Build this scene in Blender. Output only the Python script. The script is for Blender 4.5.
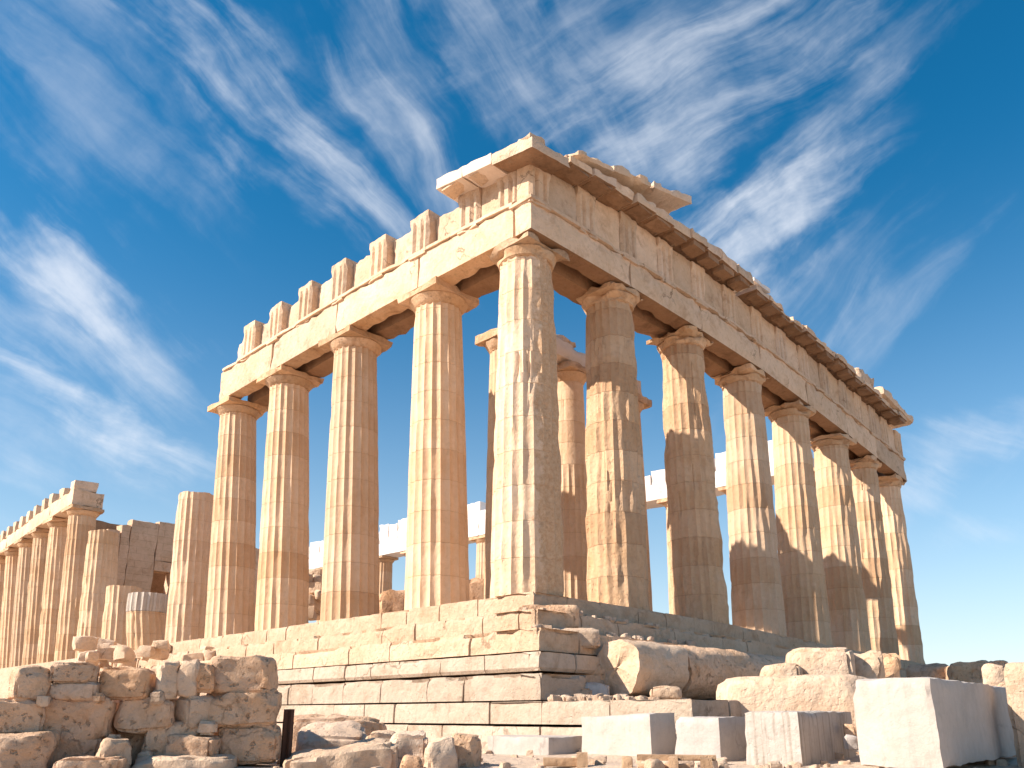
import bpy, math, random
import numpy as np
from mathutils import Vector, Matrix, noise

for o in list(bpy.data.objects): bpy.data.objects.remove(o)
scene = bpy.context.scene
COL = scene.collection
R = math.radians

# ------------------------------------------------------------------ camera
CAM = np.array([-13.6917, -12.3928, -2.8290]); YAW = 0.763694; PITCH = 0.270526
FPX = 790.797; CY = 112.447
cd = bpy.data.cameras.new('camera'); cam = bpy.data.objects.new('camera', cd); COL.objects.link(cam)
cd.sensor_width = 36; cd.lens = FPX/1024*36; cd.shift_y = CY/1024; cd.clip_start = .1; cd.clip_end = 6000
cam.location = CAM; cam.rotation_euler = (math.pi/2+PITCH, 0, YAW-math.pi/2)
scene.camera = cam
D_ = np.array([math.cos(YAW)*math.cos(PITCH), math.sin(YAW)*math.cos(PITCH), math.sin(PITCH)])
R_ = np.array([math.sin(YAW), -math.cos(YAW), 0.]); U_ = np.cross(R_, D_)
def ray(px, py): return D_+(px-512)/FPX*R_-(py-384-CY)/FPX*U_
def at(px, py, dist):                       # world point seen at a pixel, at a horizontal distance
    d = ray(px, py); return CAM+d*(dist/math.hypot(d[0], d[1]))
def onplane(px, py, ax, v):
    d = ray(px, py); return CAM+d*((v-CAM[ax])/d[ax])

# ------------------------------------------------------------------ sun and sky
SUN_A, SUN_E = R(30), R(35.2)                 # the sun stands over the long left side and a little behind the near row
sdir = Vector((-math.cos(SUN_A)*math.cos(SUN_E), math.sin(SUN_A)*math.cos(SUN_E), math.sin(SUN_E)))
sl = bpy.data.lights.new('sun', 'SUN'); sun = bpy.data.objects.new('sun', sl); COL.objects.link(sun)
sl.energy = 4.7; sl.angle = R(.5); sl.color = (1, .9, .77)
sun.rotation_euler = sdir.to_track_quat('Z', 'Y').to_euler(); sun.location = (-60, 40, 60)
scene.view_settings.view_transform = 'Standard'; scene.view_settings.look = 'None'
scene.view_settings.exposure = 0.95; scene.view_settings.gamma = 1; scene.view_settings.use_curve_mapping = False

world = bpy.data.worlds.new('World'); scene.world = world; world.use_nodes = True
nt = world.node_tree; nt.nodes.clear()
def N(t, **k):
    n = nt.nodes.new(t)
    for a, b in k.items(): setattr(n, a, b)
    return n
L = lambda a, b: nt.links.new(a, b)
def math_(op, a, b=None, clamp=False):
    n = N('ShaderNodeMath', operation=op, use_clamp=clamp)
    for i, v in enumerate((a, b)):
        if v is None: continue
        if isinstance(v, (int, float)): n.inputs[i].default_value = v
        else: L(v, n.inputs[i])
    return n.outputs[0]
out = N('ShaderNodeOutputWorld'); bg = N('ShaderNodeBackground'); bg.inputs[1].default_value = .062
sky = N('ShaderNodeTexSky', sky_type='NISHITA'); sky.sun_disc = False
sky.sun_elevation = SUN_E; sky.sun_rotation = math.atan2(sdir.x, sdir.y); sky.altitude = 100
sky.air_density = 1.0; sky.dust_density = .3; sky.ozone_density = 3.0
hs = N('ShaderNodeHueSaturation'); hs.inputs['Hue'].default_value = .488; hs.inputs['Saturation'].default_value = 1.38; hs.inputs['Value'].default_value = 1.3
L(sky.outputs[0], hs.inputs['Color'])
tc = N('ShaderNodeTexCoord')
# cloud sheet: gnomonic coordinates about a fixed direction of the sky
def dot(v):
    n = N('ShaderNodeVectorMath', operation='DOT_PRODUCT'); L(tc.outputs['Generated'], n.inputs[0]); n.inputs[1].default_value = v; return n.outputs['Value']
fw = math_('MAXIMUM', dot(tuple(D_)), .05)
cx = math_('DIVIDE', dot(tuple(R_)), fw); cy = math_('DIVIDE', dot(tuple(U_)), fw)
comb = N('ShaderNodeCombineXYZ'); L(cx, comb.inputs[0]); L(cy, comb.inputs[1])
warp = N('ShaderNodeTexNoise'); warp.inputs['Scale'].default_value = 2.4; warp.inputs['Detail'].default_value = 6; L(comb.outputs[0], warp.inputs['Vector'])
wsub = N('ShaderNodeVectorMath', operation='SUBTRACT'); L(warp.outputs['Color'], wsub.inputs[0]); wsub.inputs[1].default_value = (.5, .5, .5)
wsc = N('ShaderNodeVectorMath', operation='SCALE'); L(wsub.outputs[0], wsc.inputs[0]); wsc.inputs['Scale'].default_value = .13
wad = N('ShaderNodeVectorMath', operation='ADD'); L(comb.outputs[0], wad.inputs[0]); L(wsc.outputs[0], wad.inputs[1])
def noise_(vec, sc, det, ro, dist=0.):
    n = N('ShaderNodeTexNoise'); n.inputs['Scale'].default_value = sc; n.inputs['Detail'].default_value = det; n.inputs['Roughness'].default_value = ro; n.inputs['Distortion'].default_value = dist
    L(vec, n.inputs['Vector']); return n.outputs['Fac']
fluff = noise_(wad.outputs[0], 7.5, 5, .6)
groups = {}
for an in (42, 60, -32, -46, 24):           # drawn-out filaments along each wind direction
    m2 = N('ShaderNodeMapping', vector_type='TEXTURE'); m2.inputs['Rotation'].default_value = (0, 0, R(-an)); m2.inputs['Scale'].default_value = (.34, .06, 1); m2.inputs['Location'].default_value = (an*.37, an*.11, 0)
    L(wad.outputs[0], m2.inputs['Vector']); fil = noise_(m2.outputs[0], 1., 6, .58, .3)
    groups[an] = math_('ADD', math_('MULTIPLY', fil, 2.8), math_('MULTIPLY', fluff, 1.7))
# each patch: centre, half length, half width, angle (image degrees, clockwise down), strength, filament direction
CL = [(235, 100, 300, 80, 44, .66, 42), (90, 60, 280, 170, 36, .34, 42), (330, 185, 190, 40, 40, .5, 42),
    (398, 150, 180, 50, 56, .56, 60), (390, 40, 220, 80, 66, .36, 60), (520, 60, 240, 120, 44, .42, 60),
    (690, 95, 260, 100, -30, .66, -32), (640, 40, 300, 140, -12, .36, -32), (640, 170, 200, 80, -20, .22, -32),
    (800, 180, 200, 48, -46, .62, -46), (745, 232, 180, 84, -28, 1.1, -32), (860, 90, 220, 46, -50, .3, -46),
    (860, 325, 210, 44, -38, .36, -46), (790, 310, 220, 80, -38, .3, -46),
    (95, 325, 260, 100, 40, .62, 42), (125, 430, 190, 46, 28, .95, 24), (70, 270, 120, 50, 50, .62, 42), (30, 410, 240, 90, 22, .46, 24),
    (960, 450, 150, 50, -14, .55, 24), (920, 490, 80, 40, 0, .6, 24), (1005, 535, 90, 30, 5, .5, 24),
    (-160, 480, 300, 90, 20, .5, 24), (1250, 300, 360, 90, -40, .5, -46), (300, -220, 400, 120, 30, .6, 42), (800, -220, 400, 120, -30, .6, -32)]
acc = None
for i, (px, py, ln, wd, an, st, g) in enumerate(CL):
    mp = N('ShaderNodeMapping', vector_type='TEXTURE')
    mp.inputs['Location'].default_value = ((px-512)/FPX, -(py-384-CY)/FPX, 0)
    mp.inputs['Rotation'].default_value = (0, 0, R(-an)); mp.inputs['Scale'].default_value = (ln/FPX, wd/FPX, 1)
    L(wad.outputs[0], mp.inputs['Vector'])
    le = N('ShaderNodeVectorMath', operation='LENGTH'); L(mp.outputs[0], le.inputs[0])
    fall = N('ShaderNodeMapRange', interpolation_type='SMOOTHSTEP'); fall.inputs['From Min'].default_value = 1.2; fall.inputs['From Max'].default_value = 0
    L(le.outputs['Value'], fall.inputs['Value'])
    dn = math_('ADD', groups[g], fall.outputs[0]); 
    sm = N('ShaderNodeMapRange', interpolation_type='SMOOTHSTEP'); sm.inputs['From Min'].default_value = 2.42; sm.inputs['From Max'].default_value = 4.3; sm.inputs['To Max'].default_value = st*.9
    L(dn, sm.inputs['Value']); pr = math_('MULTIPLY', sm.outputs[0], math_('MINIMUM', math_('MULTIPLY', fall.outputs[0], 3.), 1.))
    iv = math_('SUBTRACT', 1., pr); acc = iv if acc is None else math_('MULTIPLY', acc, iv)
front = N('ShaderNodeMapRange'); front.inputs['From Min'].default_value = .05; front.inputs['From Max'].default_value = .3; L(dot(tuple(D_)), front.inputs['Value'])
acc = math_('MULTIPLY', math_('SUBTRACT', 1., acc), front.outputs[0]); acc = math_('MINIMUM', acc, .93)
cm = N('ShaderNodeMixRGB'); cm.inputs['Color2'].default_value = (8.2, 8.5, 9.1, 1)
el = N('ShaderNodeSeparateXYZ'); L(tc.outputs['Generated'], el.inputs[0])
hz = N('ShaderNodeMapRange'); hz.inputs['From Min'].default_value = 0; hz.inputs['From Max'].default_value = .62; hz.inputs['To Min'].default_value = 1; hz.inputs['To Max'].default_value = 0
L(el.outputs['Z'], hz.inputs['Value']); hzp = math_('MULTIPLY', math_('POWER', hz.outputs[0], 2.3), .82)
hm = N('ShaderNodeMixRGB'); hm.inputs['Color2'].default_value = (7.5, 8.1, 8.4, 1); L(hzp, hm.inputs['Fac']); L(hs.outputs[0], hm.inputs['Color1'])
L(acc, cm.inputs['Fac']); L(hm.outputs[0], cm.inputs['Color1']); L(cm.outputs[0], bg.inputs[0]); L(bg.outputs[0], out.inputs[0])

# ------------------------------------------------------------------ materials
def stone(name, light, mid, dark, rough=.85, scale=.7, bump=.35, drum=0, joint=None, stain=.35, vstain=False, pit=.25, side=None, crack=0., var=.22, grime=1., tool=0.):
    light, mid, dark = [(v[0], v[1]*.955, v[2]) for v in (light, mid, dark)]
    m = bpy.data.materials.new(name); m.use_nodes = True; t = m.node_tree; t.nodes.clear()
    def n(ty, **k):
        x = t.nodes.new(ty)
        for a, b in k.items(): setattr(x, a, b)
        return x
    l = lambda a, b: t.links.new(a, b)
    def mx(fac, a, b, mode='MIX'):
        x = n('ShaderNodeMixRGB', blend_type=mode)
        for s, v in zip(('Fac', 'Color1', 'Color2'), (fac, a, b)):
            if isinstance(v, (int, float)): x.inputs[s].default_value = v
            elif isinstance(v, tuple): x.inputs[s].default_value = (*v, 1)
            else: l(v, x.inputs[s])
        return x.outputs[0]
    def rng(v, a, b, c=0., d=1.):
        x = n('ShaderNodeMapRange'); l(v, x.inputs['Value'])
        for i, q in enumerate((a, b, c, d)): x.inputs[i+1].default_value = q
        return x.outputs[0]
    tcn = n('ShaderNodeTexCoord'); oi = n('ShaderNodeObjectInfo')
    off = n('ShaderNodeVectorMath', operation='SCALE'); off.inputs[0].default_value = (37, 91, 53); l(oi.outputs['Random'], off.inputs['Scale'])
    ad = n('ShaderNodeVectorMath', operation='ADD'); l(tcn.outputs['Object'], ad.inputs[0]); l(off.outputs[0], ad.inputs[1]); P = ad.outputs[0]
    def nz(sc, det=8, ro=.6, vec=None, dist=0):
        x = n('ShaderNodeTexNoise'); x.inputs['Scale'].default_value = sc; x.inputs['Detail'].default_value = det; x.inputs['Roughness'].default_value = ro; x.inputs['Distortion'].default_value = dist
        l(vec or P, x.inputs['Vector']); return x.outputs['Fac']
    c = mx(rng(nz(scale, 9, .65), .35, .68), light, mid)
    if vstain:
        mp = n('ShaderNodeMapping'); mp.inputs['Scale'].default_value = (2.4, 2.4, .28); l(P, mp.inputs['Vector']); sv = nz(1.1, 7, .65, mp.outputs[0], .4)
    else: sv = nz(scale*1.9, 7, .7, None, .5)
    c = mx(rng(sv, .52, .74, 0, stain), c, dark)
    c = mx(rng(nz(scale*9, 6, .7), .5, .78, 0, stain*.7), c, tuple(v*.62 for v in mid))
    c = mx(rng(nz(scale*5.1, 5, .6), .56, .8, 0, .5), c, tuple(min(.86, v*1.16) for v in light))
    hgt = None
    sep = n('ShaderNodeSeparateXYZ'); l(tcn.outputs['Object'], sep.inputs[0])
    if drum:
        q = n('ShaderNodeMath', operation='DIVIDE'); l(sep.outputs['Z'], q.inputs[0]); q.inputs[1].default_value = drum
        q2 = n('ShaderNodeMath', operation='FLOOR'); l(q.outputs[0], q2.inputs[0])
        q3 = n('ShaderNodeMath', operation='MULTIPLY_ADD'); l(oi.outputs['Random'], q3.inputs[0]); q3.inputs[1].default_value = 71.3; l(q2.outputs[0], q3.inputs[2])
        wn = n('ShaderNodeTexWhiteNoise', noise_dimensions='1D'); l(q3.outputs[0], wn.inputs['W'])
        c = mx(rng(wn.outputs['Value'], .72, 1, 0, .42), c, dark)
        c = mx(rng(wn.outputs['Value'], .3, 0, 0, .3), c, tuple(min(.9, v*1.12) for v in light))
        fr = n('ShaderNodeMath', operation='FRACT'); l(q.outputs[0], fr.inputs[0])
        pp = n('ShaderNodeMath', operation='PINGPONG'); l(fr.outputs[0], pp.inputs[0]); pp.inputs[1].default_value = .5
        c = mx(rng(pp.outputs[0], .012, .003, 0, .28), c, tuple(v*.35 for v in dark))
    if joint:                               # masonry courses: length, height of one block
        cb = n('ShaderNodeCombineXYZ'); a0 = n('ShaderNodeMath', operation='ADD'); l(sep.outputs['X'], a0.inputs[0]); l(sep.outputs['Y'], a0.inputs[1])
        l(a0.outputs[0], cb.inputs[0]); l(sep.outputs['Z'], cb.inputs[1])
        br = n('ShaderNodeTexBrick'); br.inputs['Scale'].default_value = 1; br.inputs['Brick Width'].default_value = joint[0]; br.inputs['Row Height'].default_value = joint[1]
        br.inputs['Mortar Size'].default_value = .014; br.inputs['Color1'].default_value = (1, 1, 1, 1); br.inputs['Color2'].default_value = (.84, .81, .77, 1); br.inputs['Mortar'].default_value = (.42, .35, .28, 1)
        br.inputs['Mortar Smooth'].default_value = .4
        wv = n('ShaderNodeTexNoise'); wv.inputs['Scale'].default_value = 2.2; wv.inputs['Detail'].default_value = 5; l(P, wv.inputs['Vector'])
        ws = n('ShaderNodeVectorMath', operation='MULTIPLY_ADD'); l(wv.outputs['Color'], ws.inputs[0]); ws.inputs[1].default_value = (.09, .05, 0); l(cb.outputs[0], ws.inputs[2])
        l(ws.outputs[0], br.inputs['Vector']); c = mx(rng(nz(1.6, 5, .7), .38, .62, .12, .95), c, br.outputs['Color'], 'MULTIPLY')
    if tool:                                # close upright chisel furrows
        tm = n('ShaderNodeMapping'); tm.inputs['Scale'].default_value = (16, 16, .5); l(P, tm.inputs['Vector'])
        c = mx(rng(nz(1, 3, .6, tm.outputs[0]), .50, .62, 0, tool), c, tuple(v*.8 for v in dark))
    if crack:
        wc = n('ShaderNodeTexNoise'); wc.inputs['Scale'].default_value = 2.6; wc.inputs['Detail'].default_value = 6; l(P, wc.inputs['Vector'])
        wv2 = n('ShaderNodeVectorMath', operation='MULTIPLY_ADD'); l(wc.outputs['Color'], wv2.inputs[0]); wv2.inputs[1].default_value = (.7, .7, .7); l(P, wv2.inputs[2])
        ve = n('ShaderNodeTexVoronoi', feature='DISTANCE_TO_EDGE'); ve.inputs['Scale'].default_value = .75; l(wv2.outputs[0], ve.inputs['Vector'])
        ck = n('ShaderNodeMath', operation='MULTIPLY'); l(rng(ve.outputs['Distance'], .022, .004, 0, crack), ck.inputs[0]); l(rng(nz(.9, 3, .5), .53, .64), ck.inputs[1])
        c = mx(ck.outputs[0], c, tuple(v*.4 for v in dark))
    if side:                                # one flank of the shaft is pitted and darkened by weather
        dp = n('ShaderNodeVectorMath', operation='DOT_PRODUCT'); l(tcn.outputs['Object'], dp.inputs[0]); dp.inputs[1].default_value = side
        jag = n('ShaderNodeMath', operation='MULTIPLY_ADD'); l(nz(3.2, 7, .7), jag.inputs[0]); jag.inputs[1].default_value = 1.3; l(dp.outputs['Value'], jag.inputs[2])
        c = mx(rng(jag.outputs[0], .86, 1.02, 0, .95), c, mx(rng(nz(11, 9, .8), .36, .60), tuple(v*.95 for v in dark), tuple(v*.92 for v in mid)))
    rv = n('ShaderNodeMath', operation='MULTIPLY_ADD'); l(oi.outputs['Random'], rv.inputs[0]); rv.inputs[1].default_value = var; rv.inputs[2].default_value = 1-var*.55
    c = mx(1., c, rv.outputs[0], 'MULTIPLY')
    wn2 = n('ShaderNodeTexWhiteNoise', noise_dimensions='1D'); l(oi.outputs['Random'], wn2.inputs['W'])
    c = mx(rng(wn2.outputs['Value'], .45, 1, 0, .35), c, mx(1., c, (.93, 1.0, 1.16), 'MULTIPLY'))
    gr = nz(scale*2.6, 8, .72, None, .8); c = mx(rng(gr, .60, .78, 0, stain*.55*grime), c, (.30, .255, .205))
    b = n('ShaderNodeBsdfPrincipled'); b.inputs['Roughness'].default_value = rough; b.inputs['Specular IOR Level'].default_value = .2
    l(c, b.inputs['Base Color'])
    h1 = nz(5, 10, .68); h2 = rng(nz(13, 4, .55), .60, .74, 0, -pit)
    h = n('ShaderNodeMath', operation='ADD'); l(h1, h.inputs[0]); l(h2, h.inputs[1])
    bp = n('ShaderNodeBump'); bp.inputs['Strength'].default_value = bump; bp.inputs['Distance'].default_value = .09; l(h.outputs[0], bp.inputs['Height']); l(bp.outputs[0], b.inputs['Normal'])
    o = n('ShaderNodeOutputMaterial'); l(b.outputs[0], o.inputs[0])
    return m
M = {}
M['column'] = stone('column_marble', (.70, .52, .335), (.62, .415, .23), (.45, .24, .10), drum=.93, stain=.55, vstain=True, bump=.4)
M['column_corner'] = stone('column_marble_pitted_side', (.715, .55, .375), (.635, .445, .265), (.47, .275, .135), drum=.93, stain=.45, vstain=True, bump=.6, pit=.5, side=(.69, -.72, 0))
M['column_rough'] = stone('column_marble_weathered', (.69, .495, .31), (.60, .385, .205), (.38, .21, .10), drum=.93, stain=.6, vstain=True, bump=.7, pit=.5)
M['beam'] = stone('beam_marble', (.705, .54, .37), (.62, .445, .275), (.37, .215, .11), stain=.75, bump=.7, crack=.7, var=.3)
M['capital'] = stone('capital_marble', (.665, .47, .29), (.55, .345, .175), (.25, .12, .05), stain=.85, bump=.8, pit=.5, var=.3)
M['shade_crust'] = stone('shade_dark_crusted_marble', (.36, .22, .12), (.25, .145, .075), (.12, .065, .03), stain=.7, bump=.5)  # dark tone paints in the shade of sheltered undersides, along with some crust
M['step'] = stone('step_marble', (.675, .515, .35), (.59, .42, .265), (.40, .24, .125), stain=.8, bump=.9, scale=.5, crack=.6)
M['podium'] = stone('podium_limestone', (.535, .44, .33), (.45, .355, .25), (.29, .205, .125), stain=.9, bump=.7, scale=.6, crack=.6)
M['white'] = stone('fresh_white_marble', (.50, .455, .385), (.455, .41, .34), (.35, .295, .23), stain=.6, tool=.10, bump=.35, pit=.1, crack=.3)
M['tooled'] = stone('tooled_grey_marble', (.53, .485, .405), (.47, .42, .34), (.33, .275, .20), stain=.7, bump=.5, vstain=True, tool=.6)
M['restored'] = stone('bright_restored_marble', (.78, .74, .66), (.73, .68, .59), (.58, .50, .40), stain=.45, bump=.4, crack=.4, var=.3)
M['cream'] = stone('restored_cream_marble', (.74, .63, .49), (.68, .55, .40), (.52, .37, .23), stain=.3, bump=.2, drum=1.9)
M['rock'] = stone('brown_limestone', (.74, .53, .345), (.64, .41, .23), (.40, .21, .09), stain=.7, grime=.2, bump=1.0, scale=1.3, pit=.6, crack=.6)
M['rock_red'] = stone('reddish_limestone', (.70, .46, .275), (.60, .35, .175), (.38, .175, .07), stain=.7, grime=.2, bump=1.0, scale=1.5, pit=.6, crack=.6)
M['rock_pale'] = stone('pale_limestone', (.70, .54, .375), (.62, .44, .275), (.40, .24, .125), stain=.7, grime=.3, bump=.75, scale=1.2, pit=.3, crack=.6)
M['wallstone'] = stone('cella_masonry', (.70, .52, .35), (.60, .425, .265), (.38, .23, .12), stain=.6, bump=.8, joint=(1.3, .52))
M['ground'] = stone('stony_ground', (.64, .51, .365), (.54, .41, .28), (.38, .265, .16), stain=.5, bump=.9, scale=.5, pit=.4)
M['iron'] = stone('rusty_iron', (.10, .055, .035), (.075, .04, .025), (.04, .022, .015), stain=.6, bump=.2, rough=.7)
M['timber'] = stone('weathered_timber', (.50, .34, .20), (.40, .26, .145), (.24, .14, .075), stain=.7, bump=.5, vstain=True, var=.4)

# ------------------------------------------------------------------ builders
def mk(name, V, F, mat, parent=None, origin=(0, 0, 0), sharp=33, smooth=True):
    """vertices are given in world space, kept relative to origin"""
    me = bpy.data.meshes.new(name); og = np.array(origin, float)
    me.from_pydata([tuple(v) for v in (np.array(V, float)-og)], [], F); me.materials.append(mat)
    me.update()
    import bmesh
    bm = bmesh.new(); bm.from_mesh(me); bmesh.ops.recalc_face_normals(bm, faces=bm.faces); bm.to_mesh(me); bm.free()
    if smooth:
        me.shade_smooth(); me.set_sharp_from_angle(angle=R(sharp))
    o = bpy.data.objects.new(name, me); COL.objects.link(o)
    if parent is not None:
        o.parent = parent; o.location = Vector(og)-Vector(parent['_w'])
    else: o.location = og
    o['_w'] = tuple(og)
    return o
def tag(o, label=None, cat=None, group=None, kind=None):
    if cat and not kind: kind = 'thing'
    for k, v in (('label', label), ('category', cat), ('group', group), ('kind', kind)):
        if v: o[k] = v
    return o
def thing(name, label, cat, loc=(0, 0, 0), group=None):
    o = bpy.data.objects.new(name, None); COL.objects.link(o); o.location = loc; o['_w'] = tuple(float(v) for v in loc); o.empty_display_size = .2
    return tag(o, label, cat, group)
def fbm(p, s, o=4):
    v = Vector(p)*s; a = 1; r = 0
    for i in range(o): r += a*noise.noise(v); v = v*2.03+Vector((3.1, 7.7, 1.3)); a *= .5
    return r

def block_mesh(c8, seg=.25, chip=.03, rough=.008, rnd=0., seed=0., lump=0., lumps=1.2, maxn=20, cuts=0, planes=()):
    """a worn hexahedron; c8[i,j,k] corners in world space; rnd blends it towards a boulder"""
    c = np.array(c8, float).reshape(2, 2, 2, 3)
    n = [max(1, min(maxn, int(round(np.linalg.norm(c[1 if a == 0 else 0, 1 if a == 1 else 0, 1 if a == 2 else 0]-c[0, 0, 0])/seg)))) for a in range(3)]
    if rnd > 0: n = [max(3, q) for q in n]
    cen = c.reshape(8, 3).mean(0)
    planes = list(planes)
    if cuts:
        rc = random.Random(int(abs(seed)*977)+7)
        fl_ = c.reshape(8, 3)
        for q in range(cuts):
            if q < cuts*2//3: nn = np.array([rc.choice((-1, 1))*rc.uniform(.5, 1), rc.choice((-1, 1))*rc.uniform(.5, 1), rc.choice((-.6, .6, 1))*rc.uniform(.4, 1)])
            else: nn = np.array([rc.uniform(-1, 1), rc.uniform(-1, 1), rc.uniform(-.2, 1)])
            ax_ = [(c[1, 0, 0]-c[0, 0, 0]), (c[0, 1, 0]-c[0, 0, 0]), (c[0, 0, 1]-c[0, 0, 0])]
            nn = sum(v*a_/(np.linalg.norm(a_)**2+1e-9) for v, a_ in zip(nn, ax_)); nn = nn/np.linalg.norm(nn)
            sup = ((fl_-cen) @ nn).max(); planes.append((nn, sup*rc.uniform(.7, .95)))
    idx = {}; V = []; F = []
    def vid(i, j, k):
        key = (i, j, k)
        if key in idx: return idx[key]
        u = np.array([i/n[0], j/n[1], k/n[2]])
        def tri(u):
            r = np.zeros(3)
            for a in (0, 1):
                for b in (0, 1):
                    for d in (0, 1):
                        r = r+c[a, b, d]*((u[0] if a else 1-u[0])*(u[1] if b else 1-u[1])*(u[2] if d else 1-u[2]))
            return r
        if rnd > 0:
            w = 2*u-1; m = np.abs(w).max(); pw = 2+8*(1-rnd)**2
            ln = (np.abs(w)**pw).sum()**(1/pw)
            if ln > 0: w = w*(m/ln)
            u = (w+1)/2
        p = tri(u)
        nb = (i in (0, n[0]))+(j in (0, n[1]))+(k in (0, n[2]))
        q = p+seed*13.7
        if nb >= 2 and chip:
            e = max(0, .35+noise.noise(Vector(q*1.7))+.6*noise.noise(Vector(q*5)))
            d = cen-p; d = d/ (np.linalg.norm(d)+1e-6)
            axes = [a for a, (v, m) in enumerate(zip((i, j, k), n)) if v in (0, m)]
            mv = np.zeros(3)
            for a in axes:
                un = u.copy(); un[a] += .05 if un[a] < .5 else -.05
                t_ = tri(np.clip(un, 0, 1))-p; L_ = np.linalg.norm(t_)
                if L_ > 1e-6: mv = mv+t_/L_
            p = p+mv*chip*e
        for (nn, of) in planes:
            ex = (p-cen) @ nn-of-.02*noise.noise(Vector(q*6))
            if ex > 0: p = p-nn*ex
        if rough or lump:
            d = p-cen; d = d/(np.linalg.norm(d)+1e-6)
            if rough: p = p+d*rough*(fbm(q, 3.5, 3))
            if lump: p = p+d*lump*fbm(q, lumps, 4)+np.array(noise.noise_vector(Vector(q*lumps*.8)))*lump*.6
        idx[key] = len(V); V.append(p); return idx[key]
    for a in range(3):
        b, d = [x for x in range(3) if x != a]
        for s in (0, n[a]):
            for i in range(n[b]):
                for j in range(n[d]):
                    f = []
                    for (ii, jj) in ((i, j), (i+1, j), (i+1, j+1), (i, j+1)):
                        t3 = [0, 0, 0]; t3[a] = s; t3[b] = ii; t3[d] = jj; f.append(vid(*t3))
                    F.append(f)
    return V, F
def box8(x0, x1, y0, y1, z0, z1):
    return [(x, y, z) for x in (x0, x1) for y in (y0, y1) for z in (z0, z1)]
def block(name, c8, mat, parent=None, origin=None, **k):
    V, F = block_mesh(c8, **k)
    if origin is None:
        a = np.array(V); origin = (a[:, 0].mean(), a[:, 1].mean(), a[:, 2].min()) if parent is None else parent['_w']
    return mk(name, V, F, mat, parent, origin)
def soffit_shade(o, mat):  # gives down-facing faces a darker material, shade put into the colour
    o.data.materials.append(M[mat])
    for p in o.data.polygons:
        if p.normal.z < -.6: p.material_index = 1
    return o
def join(parts):
    V, F = [], []
    for v, f in parts:
        b = len(V); V += list(v); F += [[i+b for i in q] for q in f]
    return V, F

def lathe_column(base, top, r0, r1, flutes=20, seed=0, wear=.3, drum=.93, flat_from=None, z_from=0., flute_depth=.066, broken=0):
    """fluted tapering shaft between two axis points"""
    b = np.array(base, float); t = np.array(top, float); H = t[2]-b[2]; sub = 6; nt_ = flutes*sub
    zs = []; z = 0.
    while z < H-.02:
        z1 = min(H, (math.floor(z/drum+1e-6)+1)*drum)
        zs += [z+.012, z+(z1-z)*.33, z+(z1-z)*.67, z1-.012] if z1-z > .2 else [z+.01, z1-.01]
        zs += [z1]; z = z1
    zs = [0]+zs
    V, F = [], []
    for zi, z in enumerate(zs):
        u = z/H; c = b+(t-b)*u
        r = r0+(r1-r0)*u+.018*math.sin(math.pi*u)
        jt = abs(z/drum-round(z/drum)) < 1e-4 and 0 < z < H-.01
        for a in range(nt_):
            th = 2*math.pi*a/nt_; f = (a % sub)/sub
            d = flute_depth*(1-(2*f-1)**2)*r if not (flat_from is not None and z > flat_from) else 0
            p = Vector((math.cos(th)*2.2+seed*5.1, math.sin(th)*2.2, z*.8+seed))
            e = noise.noise(p*1.3)+.5*noise.noise(p*4.)
            rr = r-d
            if e > .35-wear*.6: rr = min(rr, r-d-(e-.35+wear*.6)*.10*wear*(1.6 if a % sub == 0 else .8))
            rr -= .006*wear*(noise.noise(p*9)+1); g2 = noise.noise(Vector((math.cos(th)*1.5-seed*3.7, math.sin(th)*1.5, z*.55+seed*2.2)))
            if g2 > .42: rr = min(rr, r-d*.3-(g2-.42)*.5*wear*(.6+noise.noise(p*5)))
            if jt: rr -= .010
            zz = z
            if broken and zi == len(zs)-1: zz = z+broken*noise.noise(Vector((math.cos(th)*1.5+seed, math.sin(th)*1.5, 7)))
            V.append((c[0]+rr*math.cos(th), c[1]+rr*math.sin(th), b[2]+zz))
    for i in range(len(zs)-1):
        for a in range(nt_):
            a2 = (a+1) % nt_; F.append([i*nt_+a, i*nt_+a2, (i+1)*nt_+a2, (i+1)*nt_+a])
    k = (len(zs)-1)*nt_; V.append((t[0], t[1], t[2])); ci = len(V)-1
    for a in range(nt_): F.append([k+a, k+(a+1) % nt_, ci])
    return V, F
def echinus_mesh(c, r0, r1, z0, z1, seed=0, wear=.3, nt_=48):
    prof = [(r0, 0), (r0*1.012, .04), (r0*1.0, .07), (r0*1.04, .12), (r0+(r1-r0)*.45, .42), (r0+(r1-r0)*.8, .72), (r1, .93), (r1*.985, 1.0)]
    V, F = [], []
    for i, (r, h) in enumerate(prof):
        for a in range(nt_):
            th = 2*math.pi*a/nt_; e = noise.noise(Vector((math.cos(th)*1.6+seed*3, math.sin(th)*1.6, h*1.5+seed)))
            rr = r-max(0, e-.1)*(.35*wear if wear < .6 else .9*wear)*(r-r0*.9)/.3-.012*wear*noise.noise(Vector((math.cos(th)*6, math.sin(th)*6, h*5+seed)))
            V.append((c[0]+rr*math.cos(th), c[1]+rr*math.sin(th), z0+(z1-z0)*h))
    for i in range(len(prof)-1):
        for a in range(nt_): F.append([i*nt_+a, i*nt_+(a+1) % nt_, (i+1)*nt_+(a+1) % nt_, (i+1)*nt_+a])
    F.append([a for a in range(nt_)][::-1]); F.append([(len(prof)-1)*nt_+a for a in range(nt_)])
    return V, F
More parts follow.
